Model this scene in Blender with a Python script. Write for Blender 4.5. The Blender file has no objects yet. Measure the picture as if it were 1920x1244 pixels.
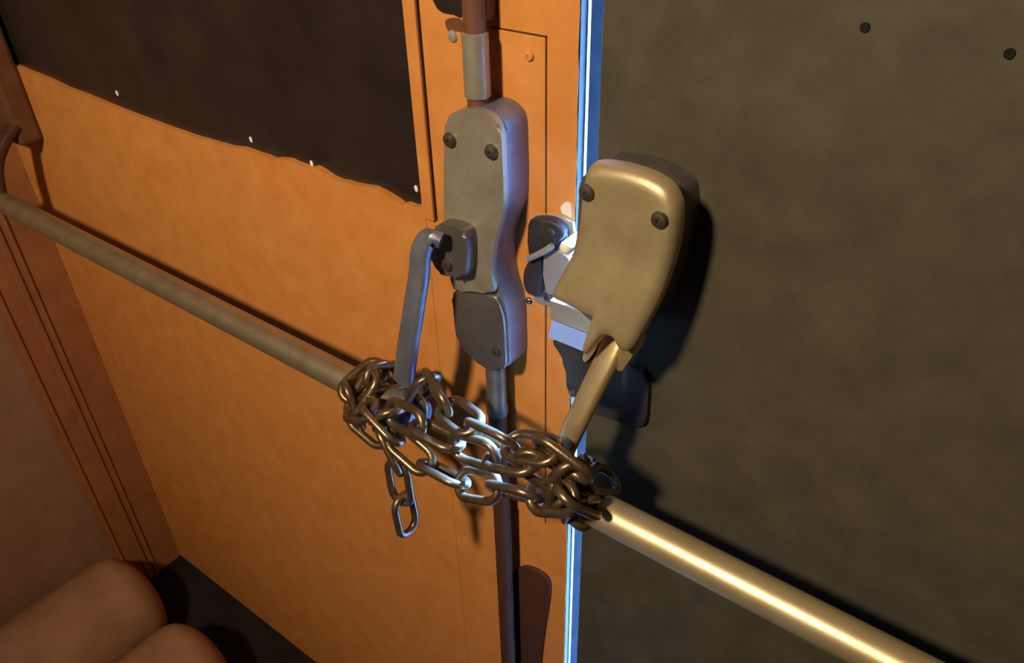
import bpy, bmesh, math, random
from mathutils import Vector, Matrix, noise

random.seed(7)
PI = math.pi
SC = bpy.context.scene
COL = SC.collection

# ------------------------------------------------------------------ helpers
def link(name, me, mat=None, parent=None, smooth=False):
    o = bpy.data.objects.new(name, me)
    COL.objects.link(o)
    if mat is not None:
        me.materials.append(mat)
    if parent is not None:
        o.parent = parent
    if smooth:
        for p in me.polygons:
            p.use_smooth = True
    return o

def finish(name, bm, mat, parent=None, smooth=False, sharp=None):
    bmesh.ops.recalc_face_normals(bm, faces=bm.faces)
    me = bpy.data.meshes.new(name)
    bm.to_mesh(me)
    bm.free()
    o = link(name, me, mat, parent, smooth)
    if smooth and sharp is not None:
        me.set_sharp_from_angle(angle=math.radians(sharp))
    return o

def tag(o, label, cat, group=None):
    o['label'] = label
    o['category'] = cat
    if group:
        o['group'] = group
    return o

def struct(o):
    o['kind'] = 'structure'
    return o

def empty(name, loc=(0, 0, 0)):
    o = bpy.data.objects.new(name, None)
    o.empty_display_size = 0.05
    o.location = loc
    COL.objects.link(o)
    return o

def place(parts, root):
    # parent with the world position kept (root only has a location)
    for p in parts:
        p.parent = root
        p.matrix_parent_inverse = Matrix.Translation(-root.location)

def box(bm, x0, x1, y0, y1, z0, z1, bev=0.0):
    r = bmesh.ops.create_cube(bm, size=1.0)
    vs = r['verts']
    bmesh.ops.scale(bm, vec=(abs(x1 - x0), abs(y1 - y0), abs(z1 - z0)), verts=vs)
    bmesh.ops.translate(bm, vec=((x0 + x1) / 2, (y0 + y1) / 2, (z0 + z1) / 2), verts=vs)
    if bev > 0:
        es = set()
        for v in vs:
            for e in v.link_edges:
                es.add(e)
        bmesh.ops.bevel(bm, geom=list(es), offset=bev, segments=2, profile=0.5, affect='EDGES')

def boxo(name, x0, x1, y0, y1, z0, z1, mat, parent=None, bev=0.0):
    bm = bmesh.new()
    box(bm, x0, x1, y0, y1, z0, z1, bev)
    return finish(name, bm, mat, parent)

def spline(pts, n=6, closed=True):
    pts = [Vector(p) for p in pts]
    out = []
    N = len(pts)
    rng = range(N) if closed else range(N - 1)
    for i in rng:
        if closed:
            p0, p1, p2, p3 = pts[i - 1], pts[i], pts[(i + 1) % N], pts[(i + 2) % N]
        else:
            p0, p1, p2, p3 = pts[max(i - 1, 0)], pts[i], pts[i + 1], pts[min(i + 2, N - 1)]
        for k in range(n):
            t = k / n
            out.append(0.5 * ((2 * p1) + (-p0 + p2) * t + (2 * p0 - 5 * p1 + 4 * p2 - p3) * t * t + (-p0 + 3 * p1 - 3 * p2 + p3) * t ** 3))
    if not closed:
        out.append(pts[-1].copy())
    return out

def prism(name, outline, y_back, y_front, mat, parent=None, bev=0.003, seg=3, smooth_outline=4):
    # plate standing on the door: outline in (x, z), from y_back to y_front, front edge rounded
    pts = [(p[0], p[1], 0) for p in outline]
    if smooth_outline > 1:
        pts = [(v.x, v.y, 0) for v in spline(pts, smooth_outline)]
    bm = bmesh.new()
    fr = [bm.verts.new((x, y_front, z)) for x, z, _ in pts]
    bk = [bm.verts.new((x, y_back, z)) for x, z, _ in pts]
    ff = bm.faces.new(fr)
    bm.faces.new(list(reversed(bk)))
    n = len(pts)
    for i in range(n):
        bm.faces.new((fr[i], bk[i], bk[(i + 1) % n], fr[(i + 1) % n]))
    if bev > 0:
        bmesh.ops.bevel(bm, geom=list(ff.edges), offset=bev, segments=seg, profile=0.5, affect='EDGES', clamp_overlap=True)
    return finish(name, bm, mat, parent, smooth=True, sharp=35)

def frames(pts):
    n = len(pts)
    T = []
    for i in range(n):
        a = pts[max(i - 1, 0)]
        b = pts[min(i + 1, n - 1)]
        T.append((b - a).normalized())
    up = Vector((0, 0, 1)) if abs(T[0].z) < 0.9 else Vector((1, 0, 0))
    N = (up - T[0] * up.dot(T[0])).normalized()
    fr = []
    for i in range(n):
        N = (N - T[i] * N.dot(T[i])).normalized()
        fr.append((T[i], N, T[i].cross(N)))
    return fr

def sweep(bm, pts, ra, rb=None, seg=16, power=2.0, ref=None):
    # tube of (super)elliptic section; ra along the ref/normal axis, rb across
    pts = [Vector(p) for p in pts]
    fr = frames(pts)
    rings = []
    for i, p in enumerate(pts):
        t, nn, bb = fr[i]
        if ref is not None:
            nn = Vector(ref)
            nn = (nn - t * nn.dot(t)).normalized()
            bb = t.cross(nn)
        a = ra[i] if isinstance(ra, (list, tuple)) else ra
        b = a if rb is None else (rb[i] if isinstance(rb, (list, tuple)) else rb)
        ring = []
        for k in range(seg):
            w = 2 * PI * k / seg
            c, s = math.cos(w), math.sin(w)
            c = math.copysign(abs(c) ** (2 / power), c)
            s = math.copysign(abs(s) ** (2 / power), s)
            ring.append(bm.verts.new(p + nn * (a * c) + bb * (b * s)))
        rings.append(ring)
    for i in range(len(rings) - 1):
        for k in range(seg):
            bm.faces.new((rings[i][k], rings[i][(k + 1) % seg], rings[i + 1][(k + 1) % seg], rings[i + 1][k]))
    bm.faces.new(list(reversed(rings[0])))
    bm.faces.new(rings[-1])

def tube(name, pts, ra, rb, mat, parent=None, seg=16, power=2.0, ref=None, sharp=50):
    bm = bmesh.new()
    sweep(bm, pts, ra, rb, seg, power, ref)
    return finish(name, bm, mat, parent, smooth=True, sharp=sharp)

def screw(name, x, y, z, r, mat, parent=None):
    # pan head with a slot, axis along -y
    bm = bmesh.new()
    prof = [(r, 0), (r, -0.25 * r), (0.85 * r, -0.5 * r), (0.5 * r, -0.62 * r), (0.22 * r, -0.64 * r), (0.18 * r, -0.25 * r)]
    seg = 16
    rings = []
    for pr, py in prof:
        rings.append([bm.verts.new((x + pr * math.cos(2 * PI * k / seg), y + py, z + pr * math.sin(2 * PI * k / seg))) for k in range(seg)])
    for i in range(len(rings) - 1):
        for k in range(seg):
            bm.faces.new((rings[i][k], rings[i][(k + 1) % seg], rings[i + 1][(k + 1) % seg], rings[i + 1][k]))
    bm.faces.new(rings[-1])
    bm.faces.new(rings[0])
    return finish(name, bm, mat, parent, smooth=True, sharp=40)

# ------------------------------------------------------------------ materials
def nodes_of(name):
    m = bpy.data.materials.new(name)
    m.use_nodes = True
    nt = m.node_tree
    b = nt.nodes['Principled BSDF']
    return m, nt, b

def mottled(name, c1, c2, rough=0.55, metal=0.0, scale=14.0, bump=0.12, bump_scale=220.0, chip=None, detail=4.0, ramp=(0.35, 0.7), spec=0.5):
    m, nt, b = nodes_of(name)
    tc = nt.nodes.new('ShaderNodeTexCoord')
    no = nt.nodes.new('ShaderNodeTexNoise')
    no.inputs['Scale'].default_value = scale
    no.inputs['Detail'].default_value = detail
    no.inputs['Roughness'].default_value = 0.65
    nt.links.new(tc.outputs['Object'], no.inputs['Vector'])
    cr = nt.nodes.new('ShaderNodeValToRGB')
    cr.color_ramp.elements[0].position = ramp[0]
    cr.color_ramp.elements[1].position = ramp[1]
    cr.color_ramp.elements[0].color = (*c1, 1)
    cr.color_ramp.elements[1].color = (*c2, 1)
    nt.links.new(no.outputs['Fac'], cr.inputs['Fac'])
    out = cr.outputs['Color']
    if chip is not None:
        # worn specks where the paint has come off
        n2 = nt.nodes.new('ShaderNodeTexNoise')
        n2.inputs['Scale'].default_value = chip[1]
        n2.inputs['Detail'].default_value = 6.0
        n2.inputs['Roughness'].default_value = 0.7
        nt.links.new(tc.outputs['Object'], n2.inputs['Vector'])
        r2 = nt.nodes.new('ShaderNodeValToRGB')
        r2.color_ramp.elements[0].position = chip[2]
        r2.color_ramp.elements[1].position = chip[2] + 0.02
        r2.color_ramp.elements[0].color = (0, 0, 0, 1)
        r2.color_ramp.elements[1].color = (1, 1, 1, 1)
        nt.links.new(n2.outputs['Fac'], r2.inputs['Fac'])
        mx = nt.nodes.new('ShaderNodeMix')
        mx.data_type = 'RGBA'
        nt.links.new(r2.outputs['Color'], mx.inputs['Factor'])
        nt.links.new(out, mx.inputs['A'])
        mx.inputs['B'].default_value = (*chip[0], 1)
        out = mx.outputs['Result']
    nt.links.new(out, b.inputs['Base Color'])
    b.inputs['Roughness'].default_value = rough
    b.inputs['Metallic'].default_value = metal
    b.inputs['Specular IOR Level'].default_value = spec
    if bump > 0:
        n3 = nt.nodes.new('ShaderNodeTexNoise')
        n3.inputs['Scale'].default_value = bump_scale
        n3.inputs['Detail'].default_value = 3.0
        nt.links.new(tc.outputs['Object'], n3.inputs['Vector'])
        bp = nt.nodes.new('ShaderNodeBump')
        bp.inputs['Strength'].default_value = bump
        bp.inputs['Distance'].default_value = 0.002
        nt.links.new(n3.outputs['Fac'], bp.inputs['Height'])
        nt.links.new(bp.outputs['Normal'], b.inputs['Normal'])
    return m

M = {}
M['orange'] = mottled('orange_paint', (0.54, 0.200, 0.040), (0.62, 0.255, 0.066), 0.6, 0, 26, 0.04, 160, chip=((0.16, 0.06, 0.02), 45, 0.735), spec=0.3)
M['brown'] = mottled('brown_paint', (0.056, 0.048, 0.030), (0.082, 0.070, 0.044), 0.6, 0, 22, 0.05, 180, spec=0.25)
M['frame'] = mottled('frame_paint', (0.30, 0.115, 0.040), (0.38, 0.15, 0.055), 0.5, 0, 18, 0.1, 120, spec=0.4)
M['darkbrown'] = mottled('dark_brown_paint', (0.11, 0.040, 0.016), (0.16, 0.06, 0.026), 0.55, 0, 30, 0.1, 150)
M['glass'] = mottled('painted_glass', (0.016, 0.011, 0.010), (0.030, 0.020, 0.016), 0.35, 0, 9, 0.05, 90)
M['steel'] = mottled('dull_steel', (0.34, 0.30, 0.23), (0.44, 0.39, 0.30), 0.42, 0.55, 40, 0.06, 400)
M['steel_dark'] = mottled('dark_steel', (0.125, 0.115, 0.105), (0.185, 0.165, 0.15), 0.42, 0.6, 40, 0.06, 400)
M['steel_blue'] = mottled('blue_lit_steel', (0.155, 0.16, 0.20), (0.22, 0.225, 0.28), 0.42, 0.5, 40, 0.05, 400)  # bluish daylight glow on case and arm is put into this base colour
M['bar'] = mottled('bar_steel', (0.36, 0.29, 0.17), (0.48, 0.39, 0.25), 0.44, 0.8, 30, 0.04, 300)
M['bar_lit'] = mottled('lit_bar_steel', (0.62, 0.48, 0.25), (0.72, 0.58, 0.33), 0.40, 0.75, 30, 0.03, 300)  # lighter copy of the bar steel, broad highlight put into its colour
M['brass'] = mottled('warm_steel', (0.52, 0.38, 0.18), (0.62, 0.46, 0.24), 0.38, 0.7, 30, 0.04, 300)
M['cover'] = mottled('cover_steel', (0.42, 0.32, 0.165), (0.52, 0.41, 0.23), 0.42, 0.55, 30, 0.04, 300)
M['chrome'] = mottled('bright_steel', (0.66, 0.67, 0.70), (0.76, 0.77, 0.80), 0.06, 1.0, 30, 0.0)
M['chain'] = mottled('chain_steel', (0.15, 0.098, 0.052), (0.27, 0.188, 0.108), 0.33, 0.8, 60, 0.1, 500)
M['screw'] = mottled('screw_steel', (0.12, 0.10, 0.08), (0.20, 0.17, 0.13), 0.4, 0.8, 80, 0.0)
M['black'] = mottled('black_rubber', (0.008, 0.008, 0.008), (0.014, 0.013, 0.012), 0.9, 0, 40, 0.0, spec=0.1)
M['edge'] = mottled('edge_paint', (0.003, 0.003, 0.0035), (0.0045, 0.0045, 0.005), 0.9, 0, 30, 0.0, spec=0.0)
M['alu'] = mottled('bright_aluminium', (0.85, 0.86, 0.88), (0.9, 0.9, 0.92), 0.12, 1.0, 30, 0.0)
M['wall'] = mottled('wall_plaster', (0.27, 0.145, 0.085), (0.35, 0.19, 0.12), 0.85, 0, 12, 0.25, 120, spec=0.2)
M['plaster'] = mottled('room_plaster', (0.30, 0.27, 0.22), (0.36, 0.32, 0.27), 0.9, 0, 6, 0.1, 90, spec=0.2)
M['floor'] = mottled('dark_floor', (0.012, 0.009, 0.008), (0.022, 0.016, 0.013), 0.8, 0, 12, 0.1, 90, spec=0.2)
M['ground'] = mottled('pale_concrete', (0.42, 0.42, 0.41), (0.52, 0.52, 0.50), 0.9, 0, 8, 0.1, 60, spec=0.2)
M['cloth'] = mottled('roll_cloth', (0.28, 0.145, 0.080), (0.36, 0.19, 0.112), 0.95, 0, 16, 0.35, 260, spec=0.1)
m_, nt_, b_ = nodes_of('tinted_glass')  # pane of the added window, dimmed to set its reflection
tr_ = nt_.nodes.new('ShaderNodeBsdfTransparent')
tr_.inputs['Color'].default_value = (0.50, 0.52, 0.56, 1)
gl_ = nt_.nodes.new('ShaderNodeBsdfGlossy')
gl_.inputs['Roughness'].default_value = 0.05
mx_ = nt_.nodes.new('ShaderNodeMixShader')
mx_.inputs['Fac'].default_value = 0.05
nt_.links.new(tr_.outputs[0], mx_.inputs[1])
nt_.links.new(gl_.outputs[0], mx_.inputs[2])
nt_.links.new(mx_.outputs[0], nt_.nodes['Material Output'].inputs['Surface'])
M['tint'] = m_
M['silver'] = mottled('bright_plate', (0.50, 0.49, 0.47), (0.62, 0.61, 0.59), 0.30, 0.6, 40, 0.0)
M['blackened'] = mottled('blackened_steel', (0.030, 0.027, 0.026), (0.055, 0.048, 0.045), 0.5, 0.4, 40, 0.05, 300)
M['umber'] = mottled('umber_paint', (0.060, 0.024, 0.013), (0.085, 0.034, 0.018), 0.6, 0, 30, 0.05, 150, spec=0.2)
M['fleck'] = mottled('off_white', (0.75, 0.68, 0.55), (0.85, 0.78, 0.65), 0.5, 0, 60, 0.0)

# ------------------------------------------------------------------ room shell
REC = -0.123                                  # wall face; the doors sit back from it
struct(boxo('floor', -1.2, 2.6, -3.6, 0.05, -0.05, 0.0, M['floor']))
struct(boxo('ceiling', -1.2, 2.6, -3.6, 0.10, 2.75, 2.85, M['plaster']))
struct(boxo('wall_back', -1.2, 2.6, -3.6, -3.5, 0.0, 2.75, M['plaster']))
struct(boxo('wall_east', 2.5, 2.6, -3.5, REC, 0.0, 2.75, M['plaster']))
# side wall with an added unseen window that gives the latch a blue reflection
WX0, WX1, WY0, WY1, WZ0, WZ1 = -1.20, -1.066, -2.65, -1.55, 1.35, 2.35
bm = bmesh.new()
box(bm, WX0, WX1, -3.6, WY0, 0.0, 2.75)
box(bm, WX0, WX1, WY1, 0.10, 0.0, 2.75)
box(bm, WX0, WX1, WY0, WY1, 0.0, WZ0)
box(bm, WX0, WX1, WY0, WY1, WZ1, 2.75)
struct(finish('wall_left', bm, M['wall']))
w1 = struct(empty('added_window_1', (-1.13, -2.05, WZ0)))
wp = [boxo('frame', -1.16, -1.11, WY0, WY0 + 0.03, WZ0, WZ1, M['frame']), boxo('frame', -1.16, -1.11, WY1 - 0.03, WY1, WZ0, WZ1, M['frame']),
      boxo('frame', -1.16, -1.11, WY0, WY1, WZ0, WZ0 + 0.03, M['frame']), boxo('frame', -1.16, -1.11, WY0, WY1, WZ1 - 0.03, WZ1, M['frame']),
      boxo('pane', -1.138, -1.132, WY0 + 0.03, WY1 - 0.03, WZ0 + 0.03, WZ1 - 0.03, M['tint'])]
place(wp, w1)
struct(boxo('wall_right', 1.12, 2.6, REC, 0.10, 0.0, 2.75, M['wall']))
struct(boxo('wall_upper', -1.10, 1.12, REC, 0.10, 2.14, 2.75, M['wall']))

# door frame: reveal with two ribs along its inner face
def jamb(name, x_in, side):
    bm = bmesh.new()
    x_out = x_in + side * 0.04
    box(bm, x_in, x_out, REC - 0.004, 0.0, 0.0, 2.14)
    for y0, y1 in ((-0.119, -0.112), (-0.082, -0.072), (-0.064, -0.058)):
        box(bm, x_in, x_in - side * 0.004, y0, y1, 0.0, 2.10, 0.0015)
    box(bm, x_in, x_out, 0.0, 0.10, 0.0, 2.14)
    return struct(finish(name, bm, M['frame']))
jamb('trim_1', -1.060, -1)
jamb('trim_2', 1.082, 1)
bm = bmesh.new()
box(bm, -1.062, 1.082, REC - 0.004, 0.10, 2.10, 2.14)
struct(finish('trim_3', bm, M['frame']))

# outdoors, beyond the gap
struct(boxo('ground', -9, 9, 0.10, 12, -0.06, -0.01, M['ground']))
struct(boxo('shade_slab', -2.6, 2.6, 0.10, 1.15, 2.14, 2.24, M['plaster']))  # unseen slab, added to shade the upper part of the gap

# ------------------------------------------------------------------ door_1: the orange leaf
d1 = empty('door_1', (-1.05, 0.0, 0.0))
struct(d1)
DT = 0.034                                     # leaf thickness
EX = -0.0075                                   # meeting edge
WB = 1.1365                                    # bottom edge of the window
parts = []
bm = bmesh.new()
# lower panel with a ragged painted top edge
edge = [(-1.0895, 1.1465), (-0.9645, 1.1391), (-0.9134, 1.1363), (-0.8638, 1.1345), (-0.8245, 1.1305), (-0.7716, 1.1295), (-0.7220, 1.1269), (-0.6742, 1.1252), (-0.6281, 1.1243), (-0.5840, 1.1235), (-0.5415, 1.1234), (-0.5052, 1.1249), (-0.4704, 1.1264), (-0.4453, 1.1302), (-0.4224, 1.1299), (-0.4079, 1.1302), (-0.3957, 1.1294), (-0.3842, 1.1328), (-0.3680, 1.1354), (-0.3581, 1.1342), (-0.3515, 1.1340), (-0.3350, 1.1339), (-0.3260, 1.1372), (-0.3152, 1.1352), (-0.3049, 1.1319), (-0.2918, 1.1306), (-0.2815, 1.1321), (-0.2723, 1.1321), (-0.2554, 1.1342), (-0.2418, 1.1361), (-0.2263, 1.1340), (-0.2139, 1.1311), (-0.2059, 1.1282), (-0.1986, 1.1308), (-0.1897, 1.1305), (-0.1791, 1.1340)]
edge = [(-1.0605, edge[0][1])] + [e for e in edge if -1.05 < e[0] < -0.178] + [(-0.175, edge[-1][1])]
fr = [(-1.0605, 0.0)] + [(-0.175, 0.0)] + list(reversed(edge))
vf = [bm.verts.new((x, 0.0, z)) for x, z in fr]
vb = [bm.verts.new((x, DT, z)) for x, z in fr]
bm.faces.new(vf)
bm.faces.new(list(reversed(vb)))
for i in range(len(fr)):
    j = (i + 1) % len(fr)
    bm.faces.new((vf[i], vb[i], vb[j], vf[j]))
parts.append(finish('panel', bm, M['orange']))
parts.append(boxo('hinge_stile', -1.0605, -1.0, 0.0, DT, 1.10, 2.101, M['orange']))
parts.append(boxo('top_rail', -1.0, -0.175, 0.0, DT, 1.92, 2.101, M['orange']))
# lock stile with a slightly uneven painted edge
bm = bmesh.new()
N = 150
rows = []
for i in range(N + 1):
    z = 2.101 * i / N
    w = 0.0011 * noise.noise(Vector((z * 24, 3.1, 0))) + 0.0008 * noise.noise(Vector((z * 75, 9.1, 0)))
    rows.append([bm.verts.new((-0.1745, 0, z)), bm.verts.new((EX - 0.0012 + w, 0, z)), bm.verts.new((EX - 0.0012 + w, 0.0006, z)), bm.verts.new((-0.1745, 0.0006, z))])
for a, b in zip(rows[:-1], rows[1:]):
    for k in range(4):
        bm.faces.new((a[k], a[(k + 1) % 4], b[(k + 1) % 4], b[k]))
bm.faces.new(rows[0]); bm.faces.new(rows[-1])
parts.append(finish('lock_stile', bm, M['orange']))
parts.append(boxo('edge_gasket', EX - 0.020, EX - 0.0004, 0.0006, 0.0085, 0.0, 2.101, M['black']))
parts.append(boxo('edge_bead', EX - 0.020, EX + 0.0006, 0.0085, 0.0125, 0.0, 2.101, M['alu'], bev=0.0004))
parts.append(boxo('edge_face', -0.1745, EX - 0.0004, 0.0125, DT, 0.0, 2.101, M['edge']))
parts.append(boxo('pane', -1.0, -0.175, 0.007, 0.012, 1.10, 1.92, M['glass']))
parts.append(boxo('glazing_bead', -0.175, -0.1615, -0.004, 0.0, WB - 0.012, 1.93, M['orange'], bev=0.001))
parts.append(boxo('bead_seam', -0.1615, -0.1596, -0.0006, 0.0, WB - 0.012, 1.93, M['black']))
parts.append(boxo('lock_cover', -0.0885, -0.0368, -0.0016, 0.0, 0.79, 1.3085, M['orange'], bev=0.0006))
bm = bmesh.new()
box(bm, -0.0368, -0.0360, -0.0006, 0.0, 0.79, 1.3098)
box(bm, -0.0885, -0.0360, -0.0006, 0.0, 1.3085, 1.3098)
parts.append(finish('cover_seam', bm, M['umber']))
c = (-0.0507, -0.0016, 1.2940)
parts.append(screw('screw', c[0], -0.0016, c[2], 0.0042, M['orange']))
# chipped patch beside the rod and a bare metal patch near the edge
parts.append(prism('bare_patch', [(-0.1454, 1.3333), (-0.1425, 1.3187), (-0.1353, 1.3136), (-0.1244, 1.3134), (-0.1148, 1.3135), (-0.1109, 1.3370)], 0.0, -0.0005, M['glass'], bev=0.0, smooth_outline=3))
parts.append(prism('chipped_patch', [(-0.1325, 1.3080), (-0.1246, 1.3110), (-0.1161, 1.3102), (-0.1157, 1.3014), (-0.1211, 1.3015), (-0.1279, 1.2989), (-0.1320, 1.3024)], 0.0, -0.0005, M['darkbrown'], bev=0.0, smooth_outline=3))
parts.append(prism('chipped_patch', [(-0.0220, 1.1773), (-0.0169, 1.1834), (-0.0123, 1.1819), (-0.0115, 1.1707), (-0.0157, 1.1714), (-0.0204, 1.1720)], 0.0, -0.0006, M['fleck'], bev=0.0, smooth_outline=3))
c = (-0.1261, -0.0010, 1.2970)
parts.append(screw('screw', c[0], 0.0, c[2], 0.0046, M['silver']))
for u in ((-0.6997, 0.0070, 1.1436), (-0.4360, 0.0070, 1.1405), (-0.3383, 0.0070, 1.1359), (-0.1900, 0.0070, 1.1464)):  # white dots painted as pinhole glints along the pane
    bm = bmesh.new()
    bmesh.ops.create_icosphere(bm, subdivisions=2, radius=0.0028)
    for v in bm.verts:
        v.co = Vector((v.co.x * 0.9, v.co.y * 0.4, v.co.z * 1.3)) * (1 + 0.3 * noise.noise(v.co * 400)) + Vector((u[0], 0.0066, u[2]))
    parts.append(finish('pinhole_glint', bm, M['fleck'], smooth=True))
place(parts, d1)

# ------------------------------------------------------------------ door_2: the brown leaf
d2 = empty('door_2', (1.07, 0.0, 0.0))
struct(d2)
parts = []
bm = bmesh.new()
prof = [(0.0095, 0.0008), (0.0105, 0.0), (1.0825, 0.0), (1.0825, DT), (0.062, DT)]      # bevelled meeting edge
lo = [bm.verts.new((x, y, 0.0)) for x, y in prof]
hi = [bm.verts.new((x, y, 2.101)) for x, y in prof]
bm.faces.new(lo); bm.faces.new(list(reversed(hi)))
for i in range(5):
    j = (i + 1) % 5
    bm.faces.new((lo[i], hi[i], hi[j], lo[j]))
parts.append(finish('leaf', bm, M['brown']))
for x, z in ((0.1809, 1.3451), (0.2549, 1.3421)):
    bm = bmesh.new()
    bmesh.ops.create_cone(bm, cap_ends=True, segments=14, radius1=0.0030, radius2=0.0026, depth=0.001, matrix=Matrix.Translation((x, -0.0005, z)) @ Matrix.Rotation(PI / 2, 4, 'X'))
    parts.append(finish('screw_hole', bm, M['black']))
place(parts, d2)

# ------------------------------------------------------------------ exit device on the orange door
YB, ZB, RB = -0.085, 0.9600, 0.0155             # crossbar centre line and radius
e1 = empty('exit_device', (-0.085, 0.0, 0.82))
tag(e1, 'steel exit device with crossbar and vertical rods on the orange door', 'panic bar', 'exit devices on the double door')
parts = []
case = prism('case', [(-0.1093, 1.2385), (-0.1017, 1.2496), (-0.0894, 1.2554), (-0.0776, 1.2581), (-0.0664, 1.2575), (-0.0575, 1.2527), (-0.0533, 1.2445), (-0.0526, 1.2233), (-0.0523, 1.2012), (-0.0537, 1.1800), (-0.0581, 1.1644), (-0.0637, 1.1478), (-0.0669, 1.1290), (-0.0670, 1.1131), (-0.0642, 1.0991), (-0.0595, 1.0859), (-0.0572, 1.0699), (-0.0567, 1.0498), (-0.0579, 1.0178), (-0.0712, 1.0106), (-0.0842, 1.0060), (-0.0985, 1.0150), (-0.1122, 1.0236), (-0.1161, 1.0405), (-0.1166, 1.0643), (-0.1156, 1.0907), (-0.1177, 1.1230), (-0.1189, 1.1489), (-0.1146, 1.1945)], 0.0, -0.030, M['steel_blue'], bev=0.004)
parts.append(case)
cover = prism('cover_plate', [(-0.1093, 1.2385), (-0.1017, 1.2496), (-0.0894, 1.2554), (-0.0776, 1.2581), (-0.0664, 1.2575), (-0.0575, 1.2527), (-0.0533, 1.2445), (-0.0526, 1.2233), (-0.0523, 1.2012), (-0.0537, 1.1800), (-0.0581, 1.1644), (-0.0637, 1.1478), (-0.0669, 1.1290), (-0.0682, 1.1127), (-0.0678, 1.0966), (-0.0909, 1.0899), (-0.1144, 1.0832), (-0.1160, 1.1072), (-0.1179, 1.1335), (-0.1179, 1.1593), (-0.1146, 1.1945)], -0.030, -0.036, M['steel'], bev=0.003)
parts.append(cover)
low = prism('lower_cover', [(-0.1165, 1.0785), (-0.0928, 1.0859), (-0.0684, 1.0921), (-0.0618, 1.0812), (-0.0588, 1.0682), (-0.0583, 1.0479), (-0.0594, 1.0171), (-0.0728, 1.0092), (-0.0858, 1.0047), (-0.1002, 1.0130), (-0.1141, 1.0216), (-0.1173, 1.0389), (-0.1174, 1.0600)], -0.029, -0.034, M['steel_dark'], bev=0.003)
parts.append(low)
for sc_ in ((-0.1044, -0.0370, 1.2280), (-0.0624, -0.0370, 1.2279)):
    screw('screw', sc_[0], -0.036, sc_[2], 0.0062, M['screw'], cover)
c = (-0.0679, -0.0350, 1.0325)
screw('screw', c[0], -0.034, c[2], 0.005, M['screw'], low)
# pivot housing on the case and the arm that drops from it to the bar
pv = prism('pivot_housing', [(-0.1218, 1.1439), (-0.1134, 1.1551), (-0.1002, 1.1580), (-0.0886, 1.1580), (-0.0832, 1.1542), (-0.0819, 1.1410), (-0.0844, 1.1221), (-0.0887, 1.1116), (-0.0984, 1.1104), (-0.1084, 1.1069), (-0.1207, 1.1082), (-0.1258, 1.1189)], -0.034, -0.050, M['steel_dark'], bev=0.004)
parts.append(pv)
c = (-0.1055, -0.0520, 1.1197)
screw('pivot_pin', c[0], -0.050, c[2], 0.0060, M['screw'], pv)
armpts = spline([(-0.1006, -0.0600, 1.1488), (-0.1098, -0.0640, 1.1508), (-0.1163, -0.0690, 1.1389), (-0.1178, -0.0730, 1.1168), (-0.1228, -0.0790, 1.0826), (-0.1295, -0.0850, 1.0427), (-0.1411, -0.0850, 0.9971)], 5, closed=False)
na = len(armpts)
parts.append(tube('arm', armpts, [0.0085 + 0.0025 * (i / na) for i in range(na)], [0.006] * na, M['steel_blue'], seg=20, power=3.2, ref=(1, 0, 0.15)))
# crossbar with end collar
parts.append(tube('crossbar', [(-0.985, YB, ZB), (-0.6, YB, ZB), (-0.3, YB, ZB), (-0.148, YB, ZB)], RB, None, M['bar'], seg=32))
parts.append(tube('bar_collar', [(-0.158, YB, ZB), (-0.155, YB, ZB), (-0.128, YB, ZB), (-0.124, YB, ZB)], [0.0164, 0.0178, 0.0178, 0.0164], None, M['steel_blue'], seg=28))
# hinge side support
parts.append(boxo('hinge_case', -1.030, -0.945, -0.036, 0.0, 1.030, 1.36, M['darkbrown'], bev=0.006))
hp = spline([(-0.955, -0.030, 1.060), (-0.955, -0.055, 1.040), (-0.957, -0.075, 1.010), (-0.960, YB, ZB)], 4, closed=False)
parts.append(tube('hinge_arm', hp, 0.013, 0.008, M['umber'], seg=16, power=3, ref=(1, 0, 0)))
# rods
xr = -0.0855
parts.append(tube('upper_rod', [(xr, -0.022, 1.25), (xr, -0.022, 2.06)], 0.0085, None, M['darkbrown'], seg=20))
parts.append(tube('rod_coupling', [(xr, -0.022, 1.235), (xr, -0.022, 1.262), (xr, -0.022, 1.263), (xr, -0.022, 1.310), (xr, -0.022, 1.311)], [0.008, 0.008, 0.0102, 0.0102, 0.0085], None, M['steel'], seg=20))
parts.append(tube('lower_rod', [(xr + 0.004, -0.020, 0.95), (xr + 0.004, -0.020, 0.0)], 0.0095, None, M['umber'], seg=20))
parts.append(tube('rod_coupling', [(xr + 0.004, -0.020, 1.03), (xr + 0.004, -0.020, 0.952), (xr + 0.004, -0.020, 0.951), (xr + 0.004, -0.020, 0.942)], [0.0098, 0.0098, 0.0110, 0.0110], None, M['steel_dark'], seg=20))
parts.append(prism('dark_plate', [(-0.0903, 0.6524), (-0.0814, 0.6774), (-0.0628, 0.6991), (-0.0421, 0.7049), (-0.0285, 0.6958), (-0.0291, 0.6595), (-0.0352, 0.6016), (-0.0411, 0.5233), (-0.0485, 0.4200), (-0.0859, 0.3815), (-0.0887, 0.4788), (-0.0902, 0.5772)], 0.0, -0.004, M['umber'], bev=0.001, smooth_outline=3))  # thin flat dark plate low on the stile
parts.append(prism('guide_bracket', [(-0.1041, 1.3362), (-0.1056, 1.3172), (-0.0822, 1.3164), (-0.0800, 1.3388)], 0.0, -0.013, M['darkbrown'], bev=0.002, smooth_outline=1))
place(parts, e1)

c = (-0.0540, -0.0010, 1.0753)
bm = bmesh.new()
bmesh.ops.create_icosphere(bm, subdivisions=3, radius=0.0042, matrix=Matrix.Translation((c[0], 0.0, c[2])))
rv = finish('glint_dome', bm, M['chrome'], smooth=True)  # small chrome dome added to make a bright glint on the stile
place([rv], d1)

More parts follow.
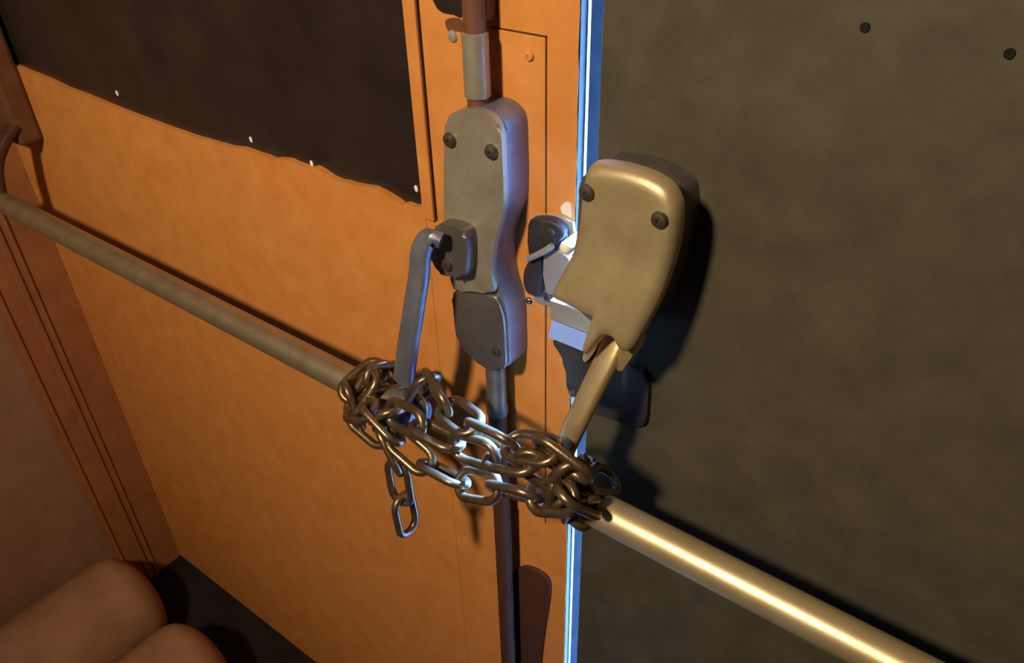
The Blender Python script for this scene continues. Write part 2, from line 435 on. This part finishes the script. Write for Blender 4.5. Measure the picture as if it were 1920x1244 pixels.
# ------------------------------------------------------------------ strike on the orange door's stile
st = empty('strike', (-0.03, 0.0, 0.93))
tag(st, 'bright steel latch strike screwed to the edge of the orange door', 'strike plate')
parts = []
parts.append(prism('strike_plate', [(-0.0487, 1.1583), (-0.0410, 1.1654), (-0.0261, 1.1697), (-0.0085, 1.1681), (-0.0079, 1.1427), (-0.0115, 1.1158), (-0.0199, 1.0956), (-0.0299, 1.0797), (-0.0437, 1.0768), (-0.0494, 1.0888)], 0.0, -0.003, M['silver'], bev=0.001, smooth_outline=2))
parts.append(prism('keeper', [(-0.0477, 1.1575), (-0.0411, 1.1653), (-0.0252, 1.1690), (-0.0138, 1.1656), (-0.0116, 1.1576), (-0.0198, 1.1481), (-0.0326, 1.1380), (-0.0470, 1.1282)], -0.003, -0.012, M['blackened'], bev=0.0025, smooth_outline=2))
lip = spline([(-0.0456, -0.0140, 1.1275), (-0.0360, -0.0150, 1.1348), (-0.0273, -0.0150, 1.1421), (-0.0206, -0.0140, 1.1483)], 5, closed=False)
parts.append(tube('keeper_lip', lip, 0.0028, 0.0024, M['silver'], seg=12))
parts.append(prism('guard_plate', [(-0.0336, 1.1321), (-0.0218, 1.1421), (-0.0080, 1.1375), (-0.0092, 1.1196), (-0.0159, 1.1035), (-0.0247, 1.0965), (-0.0314, 1.0979)], -0.003, -0.009, M['silver'], bev=0.001, smooth_outline=2))
parts.append(prism('guard_plate', [(-0.0497, 1.1200), (-0.0362, 1.1297), (-0.0352, 1.0970), (-0.0433, 1.0886), (-0.0525, 1.0908), (-0.0546, 1.1044)], -0.003, -0.010, M['blackened'], bev=0.0015, smooth_outline=2))
c = (0.0004, -0.0300, 1.1585)
parts.append(tube('roller', [(c[0], -0.003, c[2]), (c[0], -0.026, c[2]), (c[0], -0.029, c[2]), (c[0], -0.030, c[2])], [0.0055, 0.0055, 0.0043, 0.002], None, M['fleck'], seg=20))
for sc_ in ((-0.0234, -0.0130, 1.1593), (-0.0156, -0.0060, 1.1566), (-0.0319, -0.0050, 1.0890)):
    parts.append(screw('screw', sc_[0], sc_[1] + 0.001, sc_[2], 0.0042, M['screw']))
place(parts, st)

# ------------------------------------------------------------------ exit device on the brown door
e2 = empty('exit_device', (0.06, 0.0, 0.90))
tag(e2, 'exit device with domed steel cover and shiny crossbar on the brown door', 'panic bar', 'exit devices on the double door')
parts = []
parts.append(prism('case', [(0.0269, 1.2301), (0.0333, 1.2369), (0.0502, 1.2396), (0.0709, 1.2388), (0.0881, 1.2333), (0.0946, 1.2227), (0.0965, 1.1949), (0.0920, 1.1587), (0.0821, 1.1244), (0.0620, 1.1087), (0.0435, 1.1163), (0.0176, 1.1312), (0.0172, 1.1504), (0.0250, 1.1851)], 0.0, -0.050, M['steel_dark'], bev=0.004))

def dome(name, outline, y_back, y_front, mat, bend_z, tilt, rim=0.010):
    pts = [Vector((v.x, v.y)) for v in spline([(p[0], p[1], 0) for p in outline], 5)]
    cen = sum(pts, Vector((0, 0))) / len(pts)
    bm = bmesh.new()
    def yy(x, z, d):
        t = min(1.0, d / rim)
        y = y_back + (y_front - y_back) * math.sqrt(max(0.0, 1 - (1 - t) ** 2))
        q = bend_z - z
        return y + tilt * 0.5 * (q + math.sqrt(q * q + 0.00006))
    rings = []
    back = [bm.verts.new((p.x, y_back + 0.004 + tilt * 0.5 * ((bend_z - p.y) + math.sqrt((bend_z - p.y) ** 2 + 0.00006)), p.y)) for p in pts]
    rings.append(back)
    for s in (1.0, 0.985, 0.965, 0.93, 0.88, 0.8, 0.7, 0.58, 0.45, 0.3, 0.15):
        ring = []
        for p in pts:
            q = cen + (p - cen) * s
            ring.append(bm.verts.new((q.x, yy(q.x, q.y, (1 - s) * (p - cen).length), q.y)))
        rings.append(ring)
    n = len(pts)
    for a, b in zip(rings[:-1], rings[1:]):
        for i in range(n):
            bm.faces.new((a[i], a[(i + 1) % n], b[(i + 1) % n], b[i]))
    c = bm.verts.new((cen.x, yy(cen.x, cen.y, 1), cen.y))
    for i in range(n):
        bm.faces.new((rings[-1][i], rings[-1][(i + 1) % n], c))
    bm.faces.new(list(reversed(back)))
    return finish(name, bm, mat, smooth=True, sharp=60)
parts.append(dome('cover_plate', [(0.0355, 1.2443), (0.0421, 1.2498), (0.0528, 1.2520), (0.0668, 1.2529), (0.0826, 1.2517), (0.0955, 1.2477), (0.1023, 1.2406), (0.1055, 1.2310), (0.1063, 1.2118), (0.1045, 1.1909), (0.1007, 1.1661), (0.0951, 1.1446), (0.0881, 1.1229), (0.0805, 1.1178), (0.0728, 1.1243), (0.0637, 1.1235), (0.0577, 1.1141), (0.0520, 1.1042), (0.0486, 1.1053), (0.0518, 1.1191), (0.0536, 1.1330), (0.0408, 1.1352), (0.0274, 1.1374), (0.0162, 1.1385), (0.0147, 1.1438), (0.0203, 1.1599), (0.0266, 1.1779), (0.0297, 1.2006), (0.0319, 1.2220)], -0.050, -0.060, M['cover'], 1.196, -0.20))
for sc_ in ((0.0390, -0.0620, 1.2300), (0.0952, -0.0580, 1.2254)):
    screw('screw', sc_[0], -0.0595, sc_[2], 0.0062, M['screw'], parts[1])
c = (0.0416, -0.0520, 1.0898)
parts.append(prism('cover_tab', [(0.0456, 1.1221), (0.0498, 1.1037), (0.0446, 1.0890), (0.0390, 1.0791), (0.0359, 1.0831), (0.0404, 1.0946), (0.0439, 1.1073)], -0.040, -0.054, M['brass'], bev=0.003))
parts.append(prism('cover_tab', [(0.0847, 1.1206), (0.0829, 1.1090), (0.0781, 1.0978), (0.0732, 1.0874), (0.0689, 1.0886), (0.0698, 1.0962), (0.0746, 1.1089), (0.0777, 1.1177)], -0.044, -0.058, M['brass'], bev=0.003))
# latch housing: upper band upright, lower band leaning out
bm = bmesh.new()
ly, lx0, lx1 = -0.046, -0.0010, 0.0455
zz = (1.1196, 1.1015, 1.0885)
box(bm, lx0, lx1, ly, -0.036, zz[1], zz[0], 0.0006)
parts.append(finish('latch_housing', bm, M['silver']))
bm = bmesh.new()
sec = [(ly - 0.0004, zz[1]), (ly - 0.0070, zz[2]), (-0.036, zz[2]), (-0.036, zz[1])]
va = [bm.verts.new((lx0 + 0.003, y, z)) for y, z in sec]
vb = [bm.verts.new((lx1, y, z)) for y, z in sec]
bm.faces.new(va)
bm.faces.new(list(reversed(vb)))
for i in range(4):
    j = (i + 1) % 4
    bm.faces.new((va[i], vb[i], vb[j], va[j]))
parts.append(finish('latch_bolt', bm, M['chrome']))
parts.append(prism('latch_block', [(0.0046, 1.0836), (0.0110, 1.0744), (0.0175, 1.0629), (0.0202, 1.0373), (0.0309, 1.0349), (0.0454, 1.0407), (0.0435, 1.0852), (0.0274, 1.0852)], -0.036, -0.050, M['blackened'], bev=0.004))
parts.append(prism('mounting_plate', [(0.0126, 1.0492), (0.0216, 1.0559), (0.0537, 1.0499), (0.0702, 1.0482), (0.0737, 1.0182), (0.0717, 0.9925), (0.0527, 0.9852), (0.0248, 0.9838), (0.0132, 0.9870)], 0.0, -0.006, M['blackened'], bev=0.002, smooth_outline=3))
c = (0.0261, -0.0510, 1.0391)
parts.append(screw('screw', c[0], -0.050, c[2], 0.0040, M['screw']))
ap = spline([(0.0621, -0.0460, 1.1103), (0.0605, -0.0560, 1.0942), (0.0554, -0.0680, 1.0701), (0.0491, -0.0800, 1.0411), (0.0415, -0.0830, 1.0130), (0.0378, -0.0850, 0.9925)], 5, closed=False)
parts.append(tube('arm', ap, [0.0105 - 0.002 * i / len(ap) for i in range(len(ap))], 0.006, M['brass'], seg=20, power=3.0, ref=(1, 0, 0.3)))
xl = 0.030
parts.append(tube('crossbar', [(xl, YB, ZB), (0.3, YB, ZB), (0.6, YB, ZB), (0.985, YB, ZB)], RB, None, M['bar_lit'], seg=40))
parts.append(tube('bar_collar', [(xl - 0.002, YB, ZB), (xl, YB, ZB), (xl + 0.022, YB, ZB), (xl + 0.024, YB, ZB)], [0.0164, 0.0178, 0.0178, 0.0164], None, M['steel_dark'], seg=28))
parts.append(boxo('hinge_case', 0.945, 1.030, -0.036, 0.0, 1.030, 1.36, M['darkbrown'], bev=0.006))
hp = spline([(0.955, -0.030, 1.060), (0.955, -0.055, 1.040), (0.957, -0.075, 1.010), (0.960, YB, ZB)], 4, closed=False)
parts.append(tube('hinge_arm', hp, 0.013, 0.008, M['umber'], seg=16, power=3, ref=(1, 0, 0)))
place(parts, e2)

# ------------------------------------------------------------------ the chain
LW, LI, LH = 0.0040, 0.0420, 0.0120             # wire radius, pitch (inner length), half width of the wire path
def link_mesh():
    bm = bmesh.new()
    hl = LI / 2 + LW - LH
    path = []
    for k in range(9):
        a = -PI / 2 + PI * k / 8
        path.append(Vector((hl + LH * math.cos(a), LH * math.sin(a), 0)))
    for k in range(9):
        a = PI / 2 + PI * k / 8
        path.append(Vector((-hl + LH * math.cos(a), LH * math.sin(a), 0)))
    n = len(path)
    rings = []
    for i, p in enumerate(path):
        t = (path[(i + 1) % n] - path[i - 1]).normalized()
        nn = Vector((0, 0, 1))
        bb = t.cross(nn)
        rings.append([bm.verts.new(p + nn * LW * math.cos(2 * PI * k / 10) + bb * LW * math.sin(2 * PI * k / 10)) for k in range(10)])
    for i in range(n):
        for k in range(10):
            bm.faces.new((rings[i][k], rings[i][(k + 1) % 10], rings[(i + 1) % n][(k + 1) % 10], rings[(i + 1) % n][k]))
    bmesh.ops.recalc_face_normals(bm, faces=bm.faces)
    me = bpy.data.meshes.new('chain_link')
    bm.to_mesh(me)
    bm.free()
    for p in me.polygons:
        p.use_smooth = True
    me.materials.append(M['chain'])
    return me

def around(x0, x1, a0, a1, r, n, zc=ZB):
    out = []
    for i in range(n + 1):
        t = i / n
        a = math.radians(a0 + (a1 - a0) * t)
        out.append((x0 + (x1 - x0) * t, YB - r * math.cos(a), zc + r * math.sin(a)))
    return out
RW = RB + 0.0115
path = []
path += [(-0.1265, -0.1180, 0.8306), (-0.1288, -0.1180, 0.8626), (-0.1311, -0.1170, 0.8946), (-0.1358, -0.1140, 0.9166)]
path += [(-0.1550, -0.1080, 0.9226), (-0.1581, -0.1120, 0.9508)]
path += around(-0.200, -0.172, -30, 300, RW, 8)                    # once over the left bar
path += [(-0.1162, -0.1220, 0.9980), (-0.0773, -0.1240, 0.9968), (-0.0408, -0.1240, 0.9978), (-0.0058, -0.1240, 1.0062), (0.0270, -0.1240, 1.0165), (0.0562, -0.1220, 1.0260)]
path += around(0.046, 0.058, 20, 290, RW - 0.004, 7, ZB + 0.006)             # over the right bar
path += [(0.0858, -0.1220, 1.0148), (0.0643, -0.1260, 1.0001), (0.0305, -0.1260, 0.9840), (-0.0031, -0.1260, 0.9728), (-0.0425, -0.1260, 0.9554), (-0.0803, -0.1260, 0.9553), (-0.1123, -0.1260, 0.9621), (-0.1339, -0.1260, 0.9881)]
path += around(-0.186, -0.150, 5, 262, RW + 0.004, 7)               # back over the left bar, second layer
path += [(-0.1103, -0.0850, 1.0133), (-0.0805, -0.1000, 1.0127), (-0.0457, -0.1120, 1.0180), (-0.0126, -0.1180, 1.0206), (0.0164, -0.1180, 1.0246), (0.0420, -0.1160, 1.0303), (0.0690, -0.1160, 1.0464)]
path += around(0.058, 0.078, 25, 230, RW - 0.001, 6, ZB + 0.007)

pts = spline(path, 14, closed=False)
acc = [0.0]
for a, b in zip(pts[:-1], pts[1:]):
    acc.append(acc[-1] + (b - a).length)
def at_len(s):
    lo, hi = 0, len(acc) - 1
    while hi - lo > 1:
        m = (lo + hi) // 2
        if acc[m] <= s:
            lo = m
        else:
            hi = m
    t = (s - acc[lo]) / max(1e-9, acc[hi] - acc[lo])
    return pts[lo].lerp(pts[hi], min(1, max(0, t)))
ch = empty('chain', (-0.06, -0.12, 0.95))
tag(ch, 'brown steel chain wrapped around both crossbars to tie the doors shut', 'chain')
lm = link_mesh()
first = None
nl = int(acc[-1] / LI)
N0 = Vector((1, 0, 0))
plist = []
for i in range(nl):
    a = at_len(i * LI)
    b = at_len((i + 1) * LI)
    t = (b - a).normalized()
    N0 = (N0 - t * N0.dot(t)).normalized()
    roll = (PI / 4 if i % 2 else -PI / 4) + random.uniform(-0.25, 0.25)
    if i < 2:
        roll = 0.1 if i == 1 else PI / 2
    y_ax = (Matrix.Rotation(roll, 3, t) @ N0).normalized()
    z_ax = t.cross(y_ax)
    mw = Matrix((t, y_ax, z_ax)).transposed().to_4x4()
    mw.translation = (a + b) / 2
    if first is None:
        first = link('chain_link', lm)
        o = first
    else:
        o = first.copy()
        COL.objects.link(o)
    o.parent = ch
    o.matrix_parent_inverse = Matrix.Translation(-ch.location)
    o.matrix_basis = mw

# ------------------------------------------------------------------ rolled mats on the floor by the frame
def mat_roll(name, a, b, r, label):
    # cloth roll from a to b with soft rounded ends
    a, b = Vector(a), Vector(b)
    d = (b - a).normalized()
    up = Vector((0, 0, 1))
    side = d.cross(up).normalized()
    up = side.cross(d)
    L = (b - a).length
    stations = []
    k = 10
    e = r * 0.55
    for i in range(k + 1):
        w = PI / 2 * i / k
        stations.append((e * (1 - math.cos(w)), math.sin(w) ** 0.8))
    for i in range(1, 16):
        stations.append((e + (L - 2 * e) * i / 16, 1.0))
    for i in range(k + 1):
        w = PI / 2 * (1 - i / k)
        stations.append((L - e * (1 - math.cos(w)), math.sin(w) ** 0.8))
    bm = bmesh.new()
    seg = 40
    rings = []
    for s, f in stations:
        ring = []
        for q in range(seg):
            w = 2 * PI * q / seg
            rr = r * f * (1 + 0.02 * noise.noise(Vector((s * 7, math.cos(w) * 1.5, math.sin(w) * 1.5))))
            ring.append(bm.verts.new(a + d * s + side * (rr * math.cos(w)) + up * (rr * math.sin(w))))
        rings.append(ring)
    for i in range(len(rings) - 1):
        for q in range(seg):
            bm.faces.new((rings[i][q], rings[i][(q + 1) % seg], rings[i + 1][(q + 1) % seg], rings[i + 1][q]))
    bmesh.ops.remove_doubles(bm, verts=bm.verts, dist=1e-5)
    o = finish(name, bm, M['cloth'], smooth=True)
    # origin at the resting point
    c = Vector(((a.x + b.x) / 2, (a.y + b.y) / 2, 0))
    for v in o.data.vertices:
        v.co -= c
    o.location = c
    return tag(o, label, 'rolled mat', 'rolled mats on the floor')
mat_roll('rolled_mat', (-0.945, -0.12, 0.105), (-0.962, -0.80, 0.105), 0.105, 'brown padded roll on the floor next to the door frame')
mat_roll('rolled_mat', (-0.712, -0.13, 0.100), (-0.735, -0.80, 0.100), 0.100, 'brown padded roll lying in front of another roll, farther from the door frame')

# ------------------------------------------------------------------ light
ld = bpy.data.lights.new('room_lamp', 'SPOT')
ld.spot_size = math.radians(104)
ld.spot_blend = 1.0
ld.energy = 114
ld.color = (1.0, 0.80, 0.56)
ld.shadow_soft_size = 0.07
lo_ = bpy.data.objects.new('room_lamp', ld)
lo_.location = (0.0, -1.22, 2.10)
lo_.rotation_euler = (Vector((0.0, -1.22, 2.10)) - Vector((-0.20, 0.0, 1.30))).to_track_quat('Z', 'Y').to_euler()
COL.objects.link(lo_)

wd = bpy.data.worlds.new('day')
SC.world = wd
wd.use_nodes = True
nt = wd.node_tree
bg = nt.nodes['Background']
tc = nt.nodes.new('ShaderNodeTexCoord')
sx = nt.nodes.new('ShaderNodeSeparateXYZ')
nt.links.new(tc.outputs['Generated'], sx.inputs[0])
cr = nt.nodes.new('ShaderNodeValToRGB')
cr.color_ramp.elements[0].position = 0.45
cr.color_ramp.elements[0].color = (0.55, 0.68, 1.0, 1)
cr.color_ramp.elements[1].position = 0.8
cr.color_ramp.elements[1].color = (0.16, 0.34, 1.0, 1)
nt.links.new(sx.outputs['Z'], cr.inputs['Fac'])
nt.links.new(cr.outputs['Color'], bg.inputs['Color'])
bg.inputs['Strength'].default_value = 3.0

sd = bpy.data.lights.new('hazy_sun', 'SUN')
sd.energy = 1500.0
sd.color = (0.13, 0.37, 1.0)
sd.angle = math.radians(26)
so = bpy.data.objects.new('hazy_sun', sd)
COL.objects.link(so)
so.location = (1, 4, 4)
so.rotation_euler = Vector((0.17, 0.98, 0.80)).to_track_quat('Z', 'Y').to_euler()

# ------------------------------------------------------------------ camera
cd = bpy.data.cameras.new('camera')
cd.sensor_fit = 'HORIZONTAL'
cd.sensor_width = 36.0
cd.lens = 1500.0 / 1920.0 * 36.0
cd.clip_start = 0.02
cam = bpy.data.objects.new('camera', cd)
COL.objects.link(cam)
R = Vector((0.8010488, 0.5981527, -0.0231120))
U = Vector((-0.3306841, 0.4743772, 0.8158519))
B = Vector((0.4989679, -0.6458944, 0.5777988))
m = Matrix((R, U, B)).transposed().to_4x4()
m.translation = Vector((0.302753, -0.49, 1.47))
cam.matrix_world = m
SC.camera = cam

SC.view_settings.view_transform = 'Standard'
SC.view_settings.look = 'None'
SC.view_settings.gamma = 1.0
SC.view_settings.use_curve_mapping = False
SC.view_settings.exposure = 0.0
